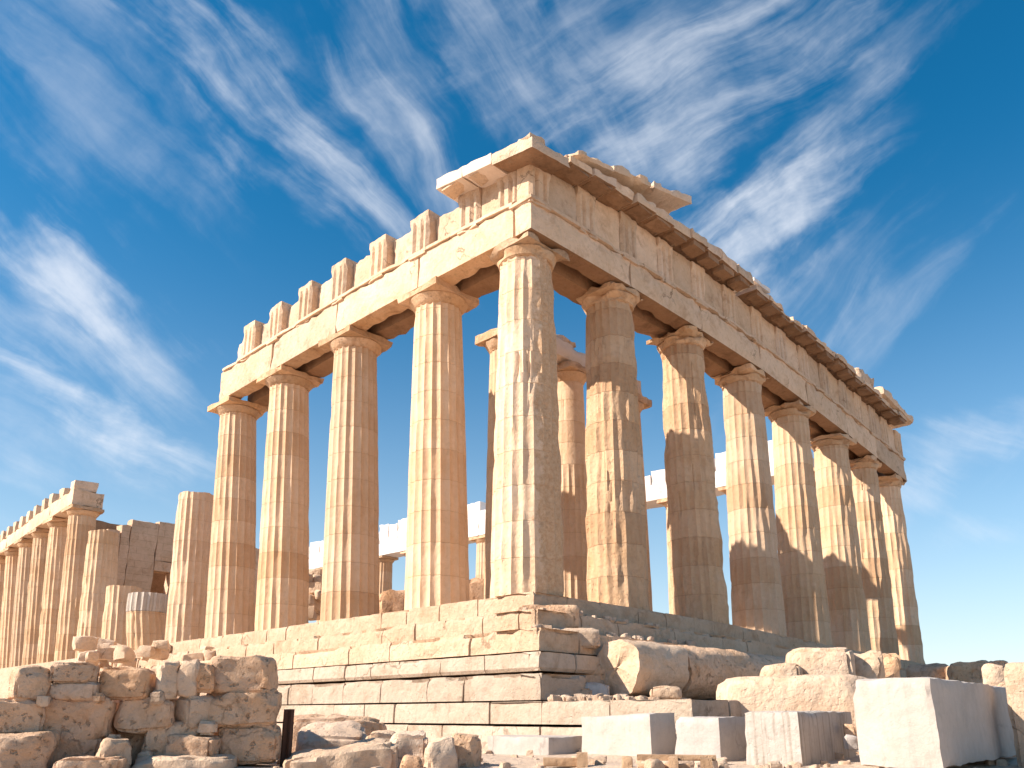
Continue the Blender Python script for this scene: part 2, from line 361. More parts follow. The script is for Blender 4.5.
def column(base, top, r0=.95, r1=.745, cap=True, seed=0, wear=.3, mat='column', parent=None, label=None, cat='column', group=None, capmat='capital', soffit=None, name='column', abw=.95, **k):
    """top = neck point; soffit = height of the beam it carries"""
    og = tuple(base)
    V, F = lathe_column(base, top, r0, r1, seed=seed, wear=wear, **k)
    s = mk(name, V, F, M[mat], parent, og, sharp=30)
    if cap:
        h = soffit-top[2]; zc = top[2]+h*.52
        V, F = echinus_mesh(top, r1*.985, abw*.97, top[2]-.002, zc, seed, wear); e = mk('echinus', V, F, M[capmat], s, og)
        V, F = block_mesh(box8(top[0]-abw, top[0]+abw, top[1]-abw, top[1]+abw, zc+.003, soffit-.004), seg=.22, chip=.05+(.05*wear if wear < .6 else .16*wear), rough=.02, seed=seed, cuts=2 if wear >= .6 else 0)
        mk('abacus', V, F, M[capmat], s, og)
    if label: tag(s, label, cat, group)
    return s

# ------------------------------------------------------------------ levels of the near temple corner
I = np.interp
baseE = lambda x: float(I(x, [0, 8, 13.4, 17.5, 29], [0, 0, -.12, -.22, -.45]))
abE = lambda x: float(I(x, [0, 5.5, 12.5, 20, 29.4], [9.86, 10.08, 10.16, 9.75, 9.0]))
taE = lambda x: float(I(x, [0, 4.2, 10.3, 13.4, 20, 29.4], [10.88, 11.07, 11.33, 11.28, 10.97, 10.27]))
frE = lambda x: float(I(x, [0, 3.25, 5.4, 9.1, 13, 17.2, 24.3, 29.4], [12.0, 12.42, 12.62, 12.72, 12.68, 12.5, 12.1, 11.6]))
abS = lambda y: float(I(y, [0, 4, 10, 18], [9.86, 9.98, 10.02, 9.88]))
taS = lambda y: float(I(y, [0, 1.9, 4.8, 6.9, 12, 18], [10.88, 11.08, 11.23, 11.35, 11.37, 11.28]))
frS = lambda y: float(I(y, [0, 3, 5.3, 7.5, 9.8, 12, 16.2, 18], [12.0, 12.36, 12.63, 12.75, 12.84, 12.83, 12.71, 12.6]))

TEMPLE = thing('ruined_temple', 'ruined honey coloured marble temple corner with fluted columns on stepped base', 'temple', (0, 0, -3.5))

# stepped platform: one worn continuous ring per tier
def tier(name, off, z0, z1, mat, X1=29.2, Y1=40., inner=1.3, chip=.05, rough=.02, seg=.2, seed=0, parent=None, dz=True, over=0., under=.028, blk=(1.1, 1.8), jog=.03, offE=None):
    offE = off if offE is None else offE
    """one course of the base as a single worn sheet: joints cut in, every block a little in or out of line"""
    rt = random.Random(seed*31+5); path = []        # x, y, side, inset, block id, end wear
    def run(a0, a1, side, fine):
        a = a0; bid = 0; sg = 1 if a1 > a0 else -1
        while (a1-a)*sg > .05:
            L_ = rt.uniform(*blk) if fine else 6.; b_ = a+sg*min(L_, abs(a1-a)); bid += 1; o = rt.uniform(-jog, jog)*(rt.random() < .8); hz_ = rt.uniform(-jog*.6, 0); ch = rt.random()**2
            m = max(2, int(abs(b_-a)/(seg if fine else .8)))
            pts = [(a, .09)]+[(a+sg*.014, 0.)]+[(a+(b_-a)*i/m, 0.) for i in range(1, m)]+[(b_-sg*.014, 0.)]
            for p, ins in pts:
                e = min(abs(p-a), abs(b_-p)); path.append((p, side, ins+o, hz_, max(0, 1-e/.22)*ch))
            a = b_
    run(Y1, -offE, 0, True); path.append((-off, 1, 0, 0, .3)); run(-off, X1+off*.4, 2, True); path.append((X1+off*.4, 3, 0, 0, 0)); run(-offE+.4, Y1, 4, False)
    nk = max(3, int((z1-z0)/.1))
    prof = [(0, 0)]+[(0, k/nk) for k in range(nk+1)]+[(.05, 1), (.14, 1), (.5, 1), (inner, 1)]
    V, F = [], []
    for (p_, w, ins, hz_, ew) in path:
        x, y = {0: (-off, p_), 1: (-off, -offE), 2: (p_, -offE), 3: (p_, -offE), 4: (X1+off*.4, p_)}[w]
        nx, ny = {0: (1, 0), 1: (1, 1), 2: (0, 1), 3: (-1, 1), 4: (-1, 0)}[w]
        for i, (d, h) in enumerate(prof):
            zz = z0+(z1-z0)*h+(baseE(x) if dz and w in (2, 3, 4) else 0)
            p = np.array([x+nx*d, y+ny*d, zz]); q = Vector((x+seed*9, y, zz*1.4))
            pull = rough*(1+fbm(q, .9, 4))+.35*rough*noise.noise(q*7)+ins*(1 if d < .3 else 0)
            if i == 0: p[2] += .0; pull += under+.05
            elif i == 1: p[2] += .035; 
            if i == 0: p[2] += .034
            if h == 1 and d == 0:
                cpp = max(0, noise.noise(q*1.1)+.6*noise.noise(q*3.3)+.05)*chip*2.4+ew*chip*1.6; pull += cpp; p[2] -= cpp*.7
            elif h > .6 and d == 0: pull += (max(0, noise.noise(q*1.1)+.1)*chip*1.2+ew*chip)*(h-.6)*2
            if h == 1: p[2] += hz_-rough*.4*(1+fbm(q, 2, 2))
            if ins > .05 and h == 1 and d < .3: p[2] -= .05
            if i <= 1 and over: pull += over
            p[0] += nx*pull; p[1] += ny*pull
            V.append(p)
    m = len(prof)
    for i in range(len(path)-1):
        for k in range(m-1): F.append([i*m+k, (i+1)*m+k, (i+1)*m+k+1, i*m+k+1])
    return mk(name, V, F, mat, parent, parent['_w'] if parent else (0, 0, 0), sharp=28)
# floor of the platform carries the tiers
fl = [(.5, .5, -.02), (28.9, .5, -.47), (28.9, 66, -.02), (.5, 66, -.02)]
PLAT = mk('stepped_platform', fl+[(x, y, -3.2) for x, y, z in fl], [[0, 1, 2, 3], [4, 5, 6, 7], [0, 1, 5, 4], [1, 2, 6, 5], [2, 3, 7, 6], [3, 0, 4, 7]], M['step'], TEMPLE, TEMPLE['_w'])
OFE = -float(onplane(692, 708, 0, -2.02)[1])
tier('top_step', 0., -.54, 0, M['step'], parent=PLAT, Y1=20.3, chip=.05, rough=.02)
tier('middle_step', .68, -1.05, -.53, M['step'], parent=PLAT, Y1=24, chip=.10, rough=.035, seed=1)
tier('lower_step', 1.36, -1.56, -1.04, M['step'], parent=PLAT, Y1=30, chip=.09, rough=.03, seed=2)
tier('footing_course', 1.5, -1.98, -1.555, M['podium'], parent=PLAT, Y1=34, chip=.05, rough=.015, seed=3, inner=.6, over=.05)
tier('rough_course', 1.66, -2.56, -1.975, M['podium'], parent=PLAT, Y1=34, chip=.10, rough=.05, seed=4, inner=.6)
tier('ledge_course', 2.02, -3.02, -2.555, M['podium'], parent=PLAT, Y1=34, chip=.03, rough=.010, seed=5, inner=5.6, dz=False, offE=OFE)
tier('plain_course', 2.06, -3.9, -3.015, M['podium'], parent=PLAT, Y1=34, chip=.03, rough=.012, seed=6, inner=.3, dz=False, offE=OFE+.03)

# columns of the corner
SB = [(.94, 1.08), (1.01, 4.60), (1.01, 8.81), (1.01, 12.92), (1.01, 16.69)]
ST = [(.954, 1.066), (1.01, 4.91), (1.01, 9.36), (1.01, 13.75), (1.01, 17.80)]
NB = [4.69, 9.14, 13.14, 17.04, 21.07, 24.45, 27.97]
NT = [4.77, 9.02, 13.38, 17.55, 21.75, 25.3, 28.5]
for i, (b, t) in enumerate(zip(SB, ST)):
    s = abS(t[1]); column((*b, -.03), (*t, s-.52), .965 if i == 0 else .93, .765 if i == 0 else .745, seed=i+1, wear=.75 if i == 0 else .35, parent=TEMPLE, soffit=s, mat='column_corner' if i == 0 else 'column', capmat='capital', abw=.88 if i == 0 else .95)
for i, (b, t) in enumerate(zip(NB, NT)):
    s = abE(t); column((b, 1.01, baseE(b)-.03), (t, 1.01, s-.52), .94, .75, seed=20+i, wear=.9 if i < 2 else .7, abw=.9, parent=TEMPLE, soffit=s, mat='column_rough' if i < 2 else 'column')

# architrave: a front and a rear beam over every bay
def hexa(side, a0, a1, d0, d1, zb, zt):
    c = []
    if side == 'E':
        for a in (a0, a1):
            for d in (d0, d1):
                for f in (zb, zt): c.append((a, d, f(a)))
    else:
        for d in (d0, d1):
            for a in (a0, a1):
                for f in (zb, zt): c.append((d, a, f(a)))
    return c
xs = [.12]+NT[:-1]+[29.3]
for a0, a1 in zip(xs[:-1], xs[1:]):
    soffit_shade(block('architrave_block', hexa('E', a0+.004, a1-.004, .12, .78, abE, lambda x: taE(x)-.1), M['beam'], TEMPLE, chip=.07, rough=.02, seg=.28, seed=a0, maxn=18), 'shade_crust')
    block('architrave_block', hexa('E', max(a0, 2.0)+.004, a1-.004, 1.12, 1.9, lambda x: abE(x)+.12*math.sin(x*5), lambda x: taE(x)-.1), M['shade_crust'], TEMPLE, chip=.09, rough=.03, seg=.35, seed=a0+3)  # rear beam toned dark, its shade is in the colour
ys = [.785]+[t[1] for t in ST[1:-1]]+[17.95]
for a0, a1 in zip(ys[:-1], ys[1:]):
    soffit_shade(block('architrave_block', hexa('S', a0+.004, a1-.004, .12, .78, abS, lambda y: taS(y)-.1), M['beam'], TEMPLE, chip=.07, rough=.015, seg=.28, seed=a0+50, maxn=18), 'capital')
    block('architrave_block', hexa('S', max(a0, 1.95)+.004, a1-.004-(.5 if a1 > 17 else 0), 1.12, 1.9, lambda y: abS(y)+.12*math.sin(y*5), lambda y: taS(y)-.1), M['shade_crust'], TEMPLE, chip=.09, rough=.03, seg=.35, seed=a0+53)
# taenia with its regulae
def tri_pos_E():
    r = []
    cx = [.12+.42]+[q for p in zip([(.54+NT[0])/2+.15]+[(a+b)/2 for a, b in zip(NT[:-1], NT[1:])], NT) for q in p]
    return cx
TE = [.5, 2.62]+[q for a, b in zip(NT[:-1], NT[1:]) for q in (a, (a+b)/2)]+[NT[-1]+.35]
TS = [.5, 2.64, 4.93, 7.12, 9.41, 11.61, 13.72, 15.77]
def strip(side, a0, a1, d0, d1, z0, z1, n, seed):
    V, F = [], []
    for i in range(n+1):
        a = a0+(a1-a0)*i/n
        for d, z in ((d0, z0), (d0, z1), (d1, z1), (d1, z0)):
            e = max(0, noise.noise(Vector((a*1.1, seed, 3)))+.35*noise.noise(Vector((a*4, seed, 1)))-.12)*.22 if d == d0 else 0
            zz = z(a); dd = d+min(e, abs(d1-d0)*.9)
            V.append((a, dd, zz) if side == 'E' else (dd, a, zz))
    for i in range(n):
        for k in range(4): F.append([i*4+k, i*4+(k+1) % 4, (i+1)*4+(k+1) % 4, (i+1)*4+k])
    F += [[0, 1, 2, 3], [n*4+3, n*4+2, n*4+1, n*4]]
    return V, F
pe = [strip('E', .06, 29.36, .055, .78, lambda x: taE(x)-.1, taE, 120, 1)]
for x in TE: pe.append(strip('E', x-.4, x+.4, .062, .2, lambda q: taE(q)-.17, lambda q: taE(q)-.103, 4, x))
mk('taenia', *join(pe), M['beam'], TEMPLE, TEMPLE['_w'])
ps = [strip('S', .785, 17.7, .055, 1.0, lambda x: taS(x)-.1, taS, 80, 2)]
for y in TS: ps.append(strip('S', y-.4, y+.4, .062, .2, lambda q: taS(q)-.17, lambda q: taS(q)-.103, 4, y))
mk('taenia', *join(ps), M['beam'], TEMPLE, TEMPLE['_w'])

# frieze
def triglyph(side, a, w, d0, d1, zb, zt, seed, broken=.03):
    """block with two full and two half V grooves in its front"""
    g = .11; pts = [(-w/2, g*.8), (-w/2+.1*w, 0)]
    for k in range(2):
        c = -w/2+w*(.30+.40*k); pts += [(c-.10*w, 0), (c, g), (c+.10*w, 0)]
    pts += [(w/2-.1*w, 0), (w/2, g*.8)]
    V, F = [], []; nk = 7; m = len(pts)+2
    for k in range(nk+1):
        h = k/nk
        for i, (u, d) in enumerate(pts+[(w/2, d1-d0), (-w/2, d1-d0)]):
            dd = d0+(d if k < nk-1 or i >= len(pts) else min(d, .012)); aa = a+u
            z = zb(a)+(zt(a)-zb(a))*h
            e = noise.noise(Vector((aa*4+seed*3, z*3, seed)))
            if i < len(pts): dd += max(0, e-.2)*.10
            aa += .012*noise.noise(Vector((z*5, aa*5, seed+4)))
            if k == nk: z -= max(0, noise.noise(Vector((aa*3, dd*3, seed))))*broken*3
            V.append((aa, dd, z) if side == 'E' else (dd, aa, z))
    for k in range(nk):
        for i in range(m): F.append([k*m+i, k*m+(i+1) % m, (k+1)*m+(i+1) % m, (k+1)*m+i])
    F.append(list(range(m))); F.append([nk*m+i for i in range(m)])
    return V, F
for i, x in enumerate(TE):
    if i == 0: continue
    V, F = triglyph('E', x, .86, .10, .62, lambda q: taE(q)+.002, lambda q: frE(q)-.004, i+30); mk('triglyph', V, F, M['beam'], TEMPLE, TEMPLE['_w'], sharp=20)
for a, b in zip(TE[:-1], TE[1:]):
    a0 = a+.435; a1 = b-.435
    block('metope', hexa('E', a0, a1, .19, .6, lambda q: taE(q)+.002, lambda q: frE(q)-.004), M['beam'], TEMPLE, chip=.02, rough=.05, seg=.2, seed=a)
# solid corner triglyph block, grooved on both faces
V, F = triglyph('E', .53, .86, .10, .62, lambda q: taE(q)+.002, lambda q: frE(q)-.004, 61); mk('triglyph', V, F, M['beam'], TEMPLE, TEMPLE['_w'], sharp=20)
V, F = triglyph('S', 1.03, .80, .10, .96, lambda q: taS(.5)+.004, lambda q: frS(.5)-.006, 62); 
block('frieze_backing', hexa('E', .97, 29.2, .626, 1.5, lambda q: taE(q)-.09, lambda q: frE(q)-.05), M['beam'], TEMPLE, chip=.05, rough=.03, seg=.4, seed=9, maxn=60)
V, F = triglyph('S', 1.05, .80, .112, .9, lambda q: taS(q)+.002, lambda q: frS(q)-.006, 63); mk('triglyph', V, F, M['beam'], TEMPLE, TEMPLE['_w'], sharp=20)
for i, y in enumerate(TS[1:]):
    V, F = triglyph('S', y, .90, .10, .64, lambda q: taS(q)+.002, lambda q: frS(q)-(0 if i else .02), i+70, broken=.012); mk('triglyph', V, F, M['beam'], TEMPLE, TEMPLE['_w'], sharp=20)
mS = [1.46]+[y for y in TS[1:]]
for k, (a, b) in enumerate(zip(TS[:-1], TS[1:])):
    dep = .22 if k == 0 else .42; a0 = 1.46 if k == 0 else a+.46
    low = .0 if k == 0 else .06
    cz = hexa('S', a0, b-.46, dep, .97, lambda q: taS(q)+.002, lambda q: frS(q)-low)
    if k: cz = [(p[0], p[1], p[2]-(.10 if (j % 2 == 1 and p[1] > (a0+b)/2) else 0)) for j, p in enumerate(cz)]
    block('metope', cz, M['beam'], TEMPLE, chip=.05 if k else .02, rough=.02, seg=.2, seed=a+80)
block('metope', hexa('S', TS[-1]+.46, TS[-1]+.95, .13, .97, lambda q: taS(q)+.002, lambda q: frS(q)-.5), M['beam'], TEMPLE, chip=.1, rough=.03, seg=.2, seed=99)

# cornice over the east frieze, in separate blocks with a mutule under each
czb = lambda x: float(I(x, [-.6, 0, 4, 9.5, 12, 20, 29.5], [11.72, 11.82, 12.50, 12.95, 12.78, 12.50, 11.75]))
czt = lambda x: float(I(x, [-.6, 0, 4, 9.5, 11.8, 12.1, 20, 27, 29.5], [12.12, 12.2, 12.85, 13.33, 13.22, 13.02, 12.78, 12.2, 12.05]))
def cornice_block(a0, a1, out, seed, chip=.07):
    c = []
    for a in (a0+.006, a1-.006):
        for d in (-out, 1.3):
            up = .2 if d > 0 else 0
            c += [(a, d, max(czb(a), frE(a)+.0)+(.0 if d < 0 else .02)), (a, d, czt(a)+.03*noise.noise(Vector((a0, seed, 0))))]
    b = soffit_shade(block('cornice_block', c, M['beam'], TEMPLE, chip=chip, rough=.03, seg=.22, seed=seed), 'shade_crust')
    if noise.noise(Vector((a0*3.3, 4, seed))) > -.25:
        cc = [(a, d, czt(a)+h) for a in (a0+.03, a1-.02) for d in (-out+.16, 1.0) for h in (.0, .15)]
        V, F = block_mesh(cc, seg=.2, chip=.06, rough=.03, seed=seed+8); mk('cornice_cap', V, F, M['beam'], b, TEMPLE['_w'])
    for q in (0,):
        am = (a0+a1)/2; w = (a1-a0)*.36
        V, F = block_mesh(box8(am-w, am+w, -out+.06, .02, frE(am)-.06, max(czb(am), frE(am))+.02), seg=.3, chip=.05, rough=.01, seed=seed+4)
        mk('mutule', V, F, M['shade_crust'], b, TEMPLE['_w'])  # mutules carry the painted-in shade of the soffit too
xa = 1.05; i = 0
while xa < 11.6:
    xb = min(11.8, xa+1.075); cornice_block(xa, xb, .55+.05*math.sin(i*2.3), i+.3); xa = xb; i += 1
xa = 12.1
while xa < 28.2:
    xb = min(28.3, xa+1.075); cornice_block(xa, xb, .55+.06*math.sin(i*1.9), i+.3, chip=.09); xa = xb; i += 1
# corner cornice along the long side, pale broken slabs
czS = lambda y: float(I(y, [-.6, 0, 3.4], [11.74, 11.85, 12.38])); czSt = lambda y: float(I(y, [-.6, 0, 3.4], [12.10, 12.2, 12.76]))
V, F = block_mesh([(x, y, z(y)+.82*(z2(x)-z2(0))) for x in (-.55, 1.04) for y in (-.55, 1.0) for z, z2 in ((czS, czb), (czSt, czt))], seg=.2, chip=.05, rough=.02, seed=3)
soffit_shade(mk('cornice_block', V, F, M['beam'], TEMPLE, TEMPLE['_w']), 'shade_crust')
for (y0, y1, m, o) in ((1.01, 2.2, 'cream', .55), (2.21, 3.36, 'cream', .55)):
    b = block('cornice_block', [(x, y, z(y)) for x in (-o, .95) for y in (y0, y1) for z in (czS, czSt)], M[m], TEMPLE, seg=.2, chip=.04, rough=.015, seed=y0)
    ym = (y0+y1)/2; V, F = block_mesh(box8(-o+.06, .05, ym-.4, ym+.4, frS(ym)-.1, czS(ym)+.03), seg=.3, chip=.04, rough=.01, seed=y0); mk('mutule', V, F, M['beam'], b, TEMPLE['_w'])
# remains of the pediment
block('pediment_block', box8(-.35, .25, -.3, .5, 12.19, 12.52), M['beam'], TEMPLE, chip=.12, rough=.03, seg=.15, seed=5)
for (x0, x1, zo) in ((1.5, 3.2, .0), (3.22, 5.4, .12), (5.42, 7.75, .2)):
    zs0 = 12.58+(x0-1.5)*.262; zs1 = 12.58+(x1-1.5)*.262
    block('raking_cornice', [(x, y, z+dz+zo*.3) for x, z in ((x0, zs0), (x1, zs1)) for y in (-.5, 1.1) for dz in (0, .30)], M['beam'], TEMPLE, chip=.1, rough=.03, seg=.2, seed=x0)
for (x0, x1, y0) in ((2.2, 3.4, .25), (3.6, 4.6, .3), (4.9, 5.5, .1), (5.8, 6.5, .2), (6.9, 7.5, .5)):
    xm = (x0+x1)/2; block('pediment_block', box8(x0, x1, y0, 1.0, czt(xm)-.06, 12.6+(xm-1.5)*.262), M['beam'], TEMPLE, chip=.1, rough=.03, seg=.15, seed=x0+1)
for (x0, x1, h) in ((7.9, 8.6, .35), (8.7, 9.3, .2)):
    block('pediment_block', box8(x0, x1, -.1, .9, czt(x0)-.05, czt(x0)+h), M['beam'], TEMPLE, chip=.14, rough=.04, seg=.12, seed=x0+1)
block('cornice_cap', [(x, y, z) for x in (12.12, 13.4) for y in (-.5, .9) for z in (czt(12.8)+.16, czt(12.8)+.36)], M['restored'], TEMPLE, chip=.05, rough=.02, seg=.15, seed=16)
p0 = onplane(866, 388, 1, -.3); p1 = onplane(890, 398, 1, -.3)
block('pediment_block', [(x, y, z) for x in (22.6, 24.4) for y in (-.45, .9) for z in (czt(23.4)-.02, czt(23.4)+.62)], M['beam'], TEMPLE, chip=.12, rough=.04, seg=.15, seed=6)
block('raking_cornice', [(x, y, z+d) for x, z in ((25.2, czt(25.2)+.15), (29.6, czt(29.6)-.05)) for y in (-.6, 1.) for d in (0, .45)], M['beam'], TEMPLE, chip=.12, rough=.04, seg=.2, seed=7)
block('pediment_block', box8(26.2, 27.4, -.2, .8, czt(26.8)-.1, czt(26.8)+.3), M['beam'], TEMPLE, chip=.1, rough=.04, seg=.2, seed=8)

# ------------------------------------------------------------------ far half of the long side
FAR = thing('ruined_colonnade', 'distant row of fluted columns still carrying its beam, at the far left', 'colonnade', tuple(at(72, 668, 54)))
FAR['kind'] = 'thing'
farpx = [(74, 9), (56, 10), (41, 11), (28, 12), (16, 13), (5, 14), (-5, 15)]
tops = []
for px, k in farpx:
    y = 4.7+4.296*(k-1); dist = math.hypot(1.01-CAM[0], y-CAM[1])
    b = at(px, 650, dist); b[2] = -.15; s = 9.35
    q = at(px+11, 500, dist); q[2] = s-.55
    column(b, q, .93, .75, seed=40+k, wear=.45, parent=FAR, soffit=s); tops.append(q)
tops = [tops[0]+(tops[0]-tops[1])*.17]+tops[1:]
for i, (a, b) in enumerate(zip(tops[:-1], tops[1:])):
    d = (b-a)/np.linalg.norm(b-a); nrm = np.array([-d[1], d[0], 0])
    if nrm @ (CAM-a) < 0: nrm = -nrm
    def bx(u0, u1, n0, n1, z0, z1): return [a+(b-a)*u+nrm*w+np.array([0, 0, z-a[2]]) for u in (u0, u1) for w in (n0, n1) for z in (z0, z1)]
    block('architrave_block', bx(0, .998, -.88, .88, 9.355, 10.3), M['beam'], FAR, chip=.06, rough=.02, seg=.3, seed=i)
    for u in (.03, .5):
        block('triglyph', bx(u, u+.19, -.5, .85, 10.305, 11.15 if i else 10.95), M['beam'], FAR, chip=.06, rough=.02, seg=.25, seed=i+u)
        block('metope', bx(u+.193, u+.46, -.5, .35, 10.305, 10.9 if i else 10.6), M['beam'], FAR, chip=.1, rough=.03, seg=.25, seed=i+u+.3)

# single broken columns standing between
def standing(px, k, ztop, label, white=False, wear=.6, r0=.93, rt=None, dpx=0, broken=.1, zb=-.1):
    y = 4.7+4.296*(k-1); dist = math.hypot(1.01-CAM[0], y-CAM[1])
    b = at(px, 650, dist); b[2] = zb; q = at(px+dpx, 560, dist); q[2] = ztop
    rt = rt or (.93-.019*(ztop-zb))
    return column(b, q, r0, rt, cap=False, seed=60+k, wear=wear, label=label, cat='column', group='broken columns between the two halves', broken=broken), b, q
standing(187, 5, 6.75, 'tall broken fluted column without capital, left of the five columns under the beam', dpx=3)
standing(95, 8, 7.15, 'slender broken fluted column without capital beside the masonry wall and far colonnade', dpx=5)
standing(121, 7, 3.55, 'short stump of stacked drums with a deep joint, all tan stone', dpx=7, broken=.03)
s, b, q = standing(149, 6, 1.85, 'short fluted column stump topped by a new white drum', dpx=4.4, broken=0)
V, F = lathe_column(q+np.array([0, 0, .012]), q+np.array([0, 0, .87]), .905, .9, seed=3, wear=.1); mk('new_drum', V, F, M['tooled'], s, s['_w'])

# masonry cross wall with a doorway
wb = at(170, 640, 66); WALL = thing('ruined_masonry_wall', 'ruined brown masonry wall with a dark doorway behind the column stumps', 'wall', tuple(wb))
wd = np.array([1., 0., 0.]); yW = wb[1]
def wx(px): return float(onplane(px, 600, 1, yW)[0])
def wz(py, px=150): return float(onplane(px, py, 1, yW)[2])
X = [wx(p) for p in (98, 112, 122, 150, 168, 214, 262)]
tp = [wz(527, 100), wz(523, 117), wz(519, 135), wz(521, 160), wz(525, 190), wz(545, 240)]
for i in range(6):
    x0, x1 = X[i], X[i+1]
    if i == 3:
        block('lintel', box8(x0+.003, x1-.003, yW-.06, yW+1.1, wz(570), wz(560)), M['rock'], WALL, chip=.03, seg=.4, seed=2)
        block('wall_panel', box8(x0, x1, yW, yW+1.1, wz(560)+.003, tp[i]), M['wallstone'], WALL, chip=.06, rough=.04, seg=.35, seed=i)
        block('back_wall', box8(x0-6, x1+6, yW+4.5, yW+5, -.5, tp[i]+.3), M['shade_crust'], WALL, chip=.1, seg=.6, seed=7)
    else: block('wall_panel', box8(x0, x1, yW, yW+1.1, -.5, tp[i]), M['wallstone'], WALL, chip=.08, rough=.05, seg=.35, seed=i)

# porch columns inside the corner
PP = [(6.25, 7.0, 10.55, 'inner porch column behind the corner column, only capital tip and edge showing'), (10.05, 7.1, 10.42, 'inner porch column with smooth restored upper drum, between corner and second front column'), (14.3, 7.2, 10.4, 'inner porch column carrying one leftover beam stub, seen beside the third front column')]
ptop = []
for i, (x, y, zn, lab) in enumerate(PP):
    sft = zn+.75
    c = column((x, y, .3), (x, y, zn), .80, .64, seed=80+i, wear=.3, mat='column' if i != 1 else 'column', soffit=sft, label=lab, group='inner porch columns', abw=.86, flat_from=6.4 if i else None)
    ptop.append((x, y, sft))
PB = thing('porch_beam', 'broken marble beam lying across the two inner porch columns behind the corner', 'beam', (8.1, 7.05, 11.2))
block('beam_block', [(x, y, z-(.13 if x > 8 else 0)) for x in (6.9, 10.9) for y in (6.5, 7.6) for z in (11.306, 12.1)], M['cream'], PB, chip=.12, rough=.04, seg=.25, seed=4, maxn=18)
block('beam_block', [(x, y, z) for x in (7.6, 10.2) for y in (6.6, 7.5) for z in (12.06, 12.3)], M['beam'], PB, chip=.15, rough=.05, seg=.2, seed=5)
tag(block('beam_stub', box8(13.7, 14.9, 6.6, 7.8, 11.154, 12.0), M['beam'], chip=.12, rough=.03, seg=.2, seed=6), 'leftover block of beam resting on the third inner porch column', 'stone block')

# colonnade of the far long side
NR = thing('restored_colonnade', 'pale restored beam on columns along the far long side, seen through the gaps', 'colonnade', (29.2, 20, 0))
fz = lambda y: 9.9+.012*max(0, y-8)
for k in range(1, 13):
    y = 4.7+4.296*(k-1); s = fz(y)+.3
    column((28.2, y, 0), (28.2, y, s-.5), .93, .75, seed=100+k, wear=.3, parent=NR, soffit=s)
    y1 = y+4.296
    block('architrave_block', [(x, yy, z) for x in (27.3, 29.1) for yy in (y+.004, y1-.004) for z in (fz(yy)+.305, fz(yy)+1.35)], M['restored'], NR, chip=.05, rough=.015, seg=.4, seed=k)
    cuts_ = [0, .3+.1*math.sin(k*3), .66+.06*math.cos(k*5), 1]
    for j in range(3):
        ya, yb = y+4.296*cuts_[j], y+4.296*cuts_[j+1]; hh = (1.25 if k < 7 else 1.9)-(.4 if k in (10, 11) else 0)-.28*(1+math.sin(k*2.7+j*2.1))*.5-(.5 if (k*3+j) % 7 == 3 else 0)
        block('frieze_block', [(x, yy, z) for x in (27.5, 29.0) for yy in (ya+.02, yb-.02) for z in (fz(yy)+1.355, fz(yy)+1.355+hh)], M['restored'], NR, chip=.1, rough=.02, seg=.35, seed=k+20+j*.3)

# low remains of the inner walls
IW = thing('low_inner_wall', 'low dark ruined wall inside the temple, seen between the long side columns', 'wall', (18, 30, 0))
def pxwall(px0, px1, py, dist, name='wall_section'):
    a = at(px0, 620, dist); b = at(px1, 620, dist); d = (b-a)/np.linalg.norm(b-a); n_ = np.array([-d[1], d[0], 0]); zt = at((px0+px1)/2, py, dist)[2]
    block(name, [p+n_*w+np.array([0, 0, z-p[2]]) for p in (a, b) for w in (0, 1.2) for z in (-.3, zt)], M['rock_red'], IW, chip=.25, rough=.1, seg=.3, seed=px0)
pxwall(464, 492, 577, 40); pxwall(378, 412, 590, 42); pxwall(405, 470, 583, 44); pxwall(376, 392, 600, 39)

# ------------------------------------------------------------------ ground
def gz(x, y):
    d = math.hypot(x-CAM[0], y-CAM[1]); z = -4.5+1.05*min(1, max(0, (d-4)/6))
    t = min(1, max(0, (x-8-.5*max(0, -y-4))/26)); z += 2.75*t*t*(3-2*t)*(1 if y < 3 else 1)
    return z+.10*fbm((x, y, 0), .35, 4)
xs_ = list(np.arange(-30, 40, .7)); xs_ = [-3000, -800, -250, -110, -60, -40]+xs_+[46, 60, 90, 150, 300, 900, 3000]
ys_ = list(np.arange(-30, 36, .7)); ys_ = [-3000, -800, -250, -110, -60, -40]+ys_+[42, 55, 80, 150, 300, 900, 3000]
V = []
for x in xs_:
    for y in ys_:
        far = max(abs(x), abs(y)); z = gz(max(-35, min(45, x)), max(-35, min(40, y)))
        if far > 70: z = min(z, -3.5) - min(90, (far-70)*.12)
        V.append((x, y, z))
ny = len(ys_); F = [[i*ny+j, (i+1)*ny+j, (i+1)*ny+j+1, i*ny+j+1] for i in range(len(xs_)-1) for j in range(ny-1)]
tag(mk('ground', V, F, M['ground'], sharp=180), kind='structure')

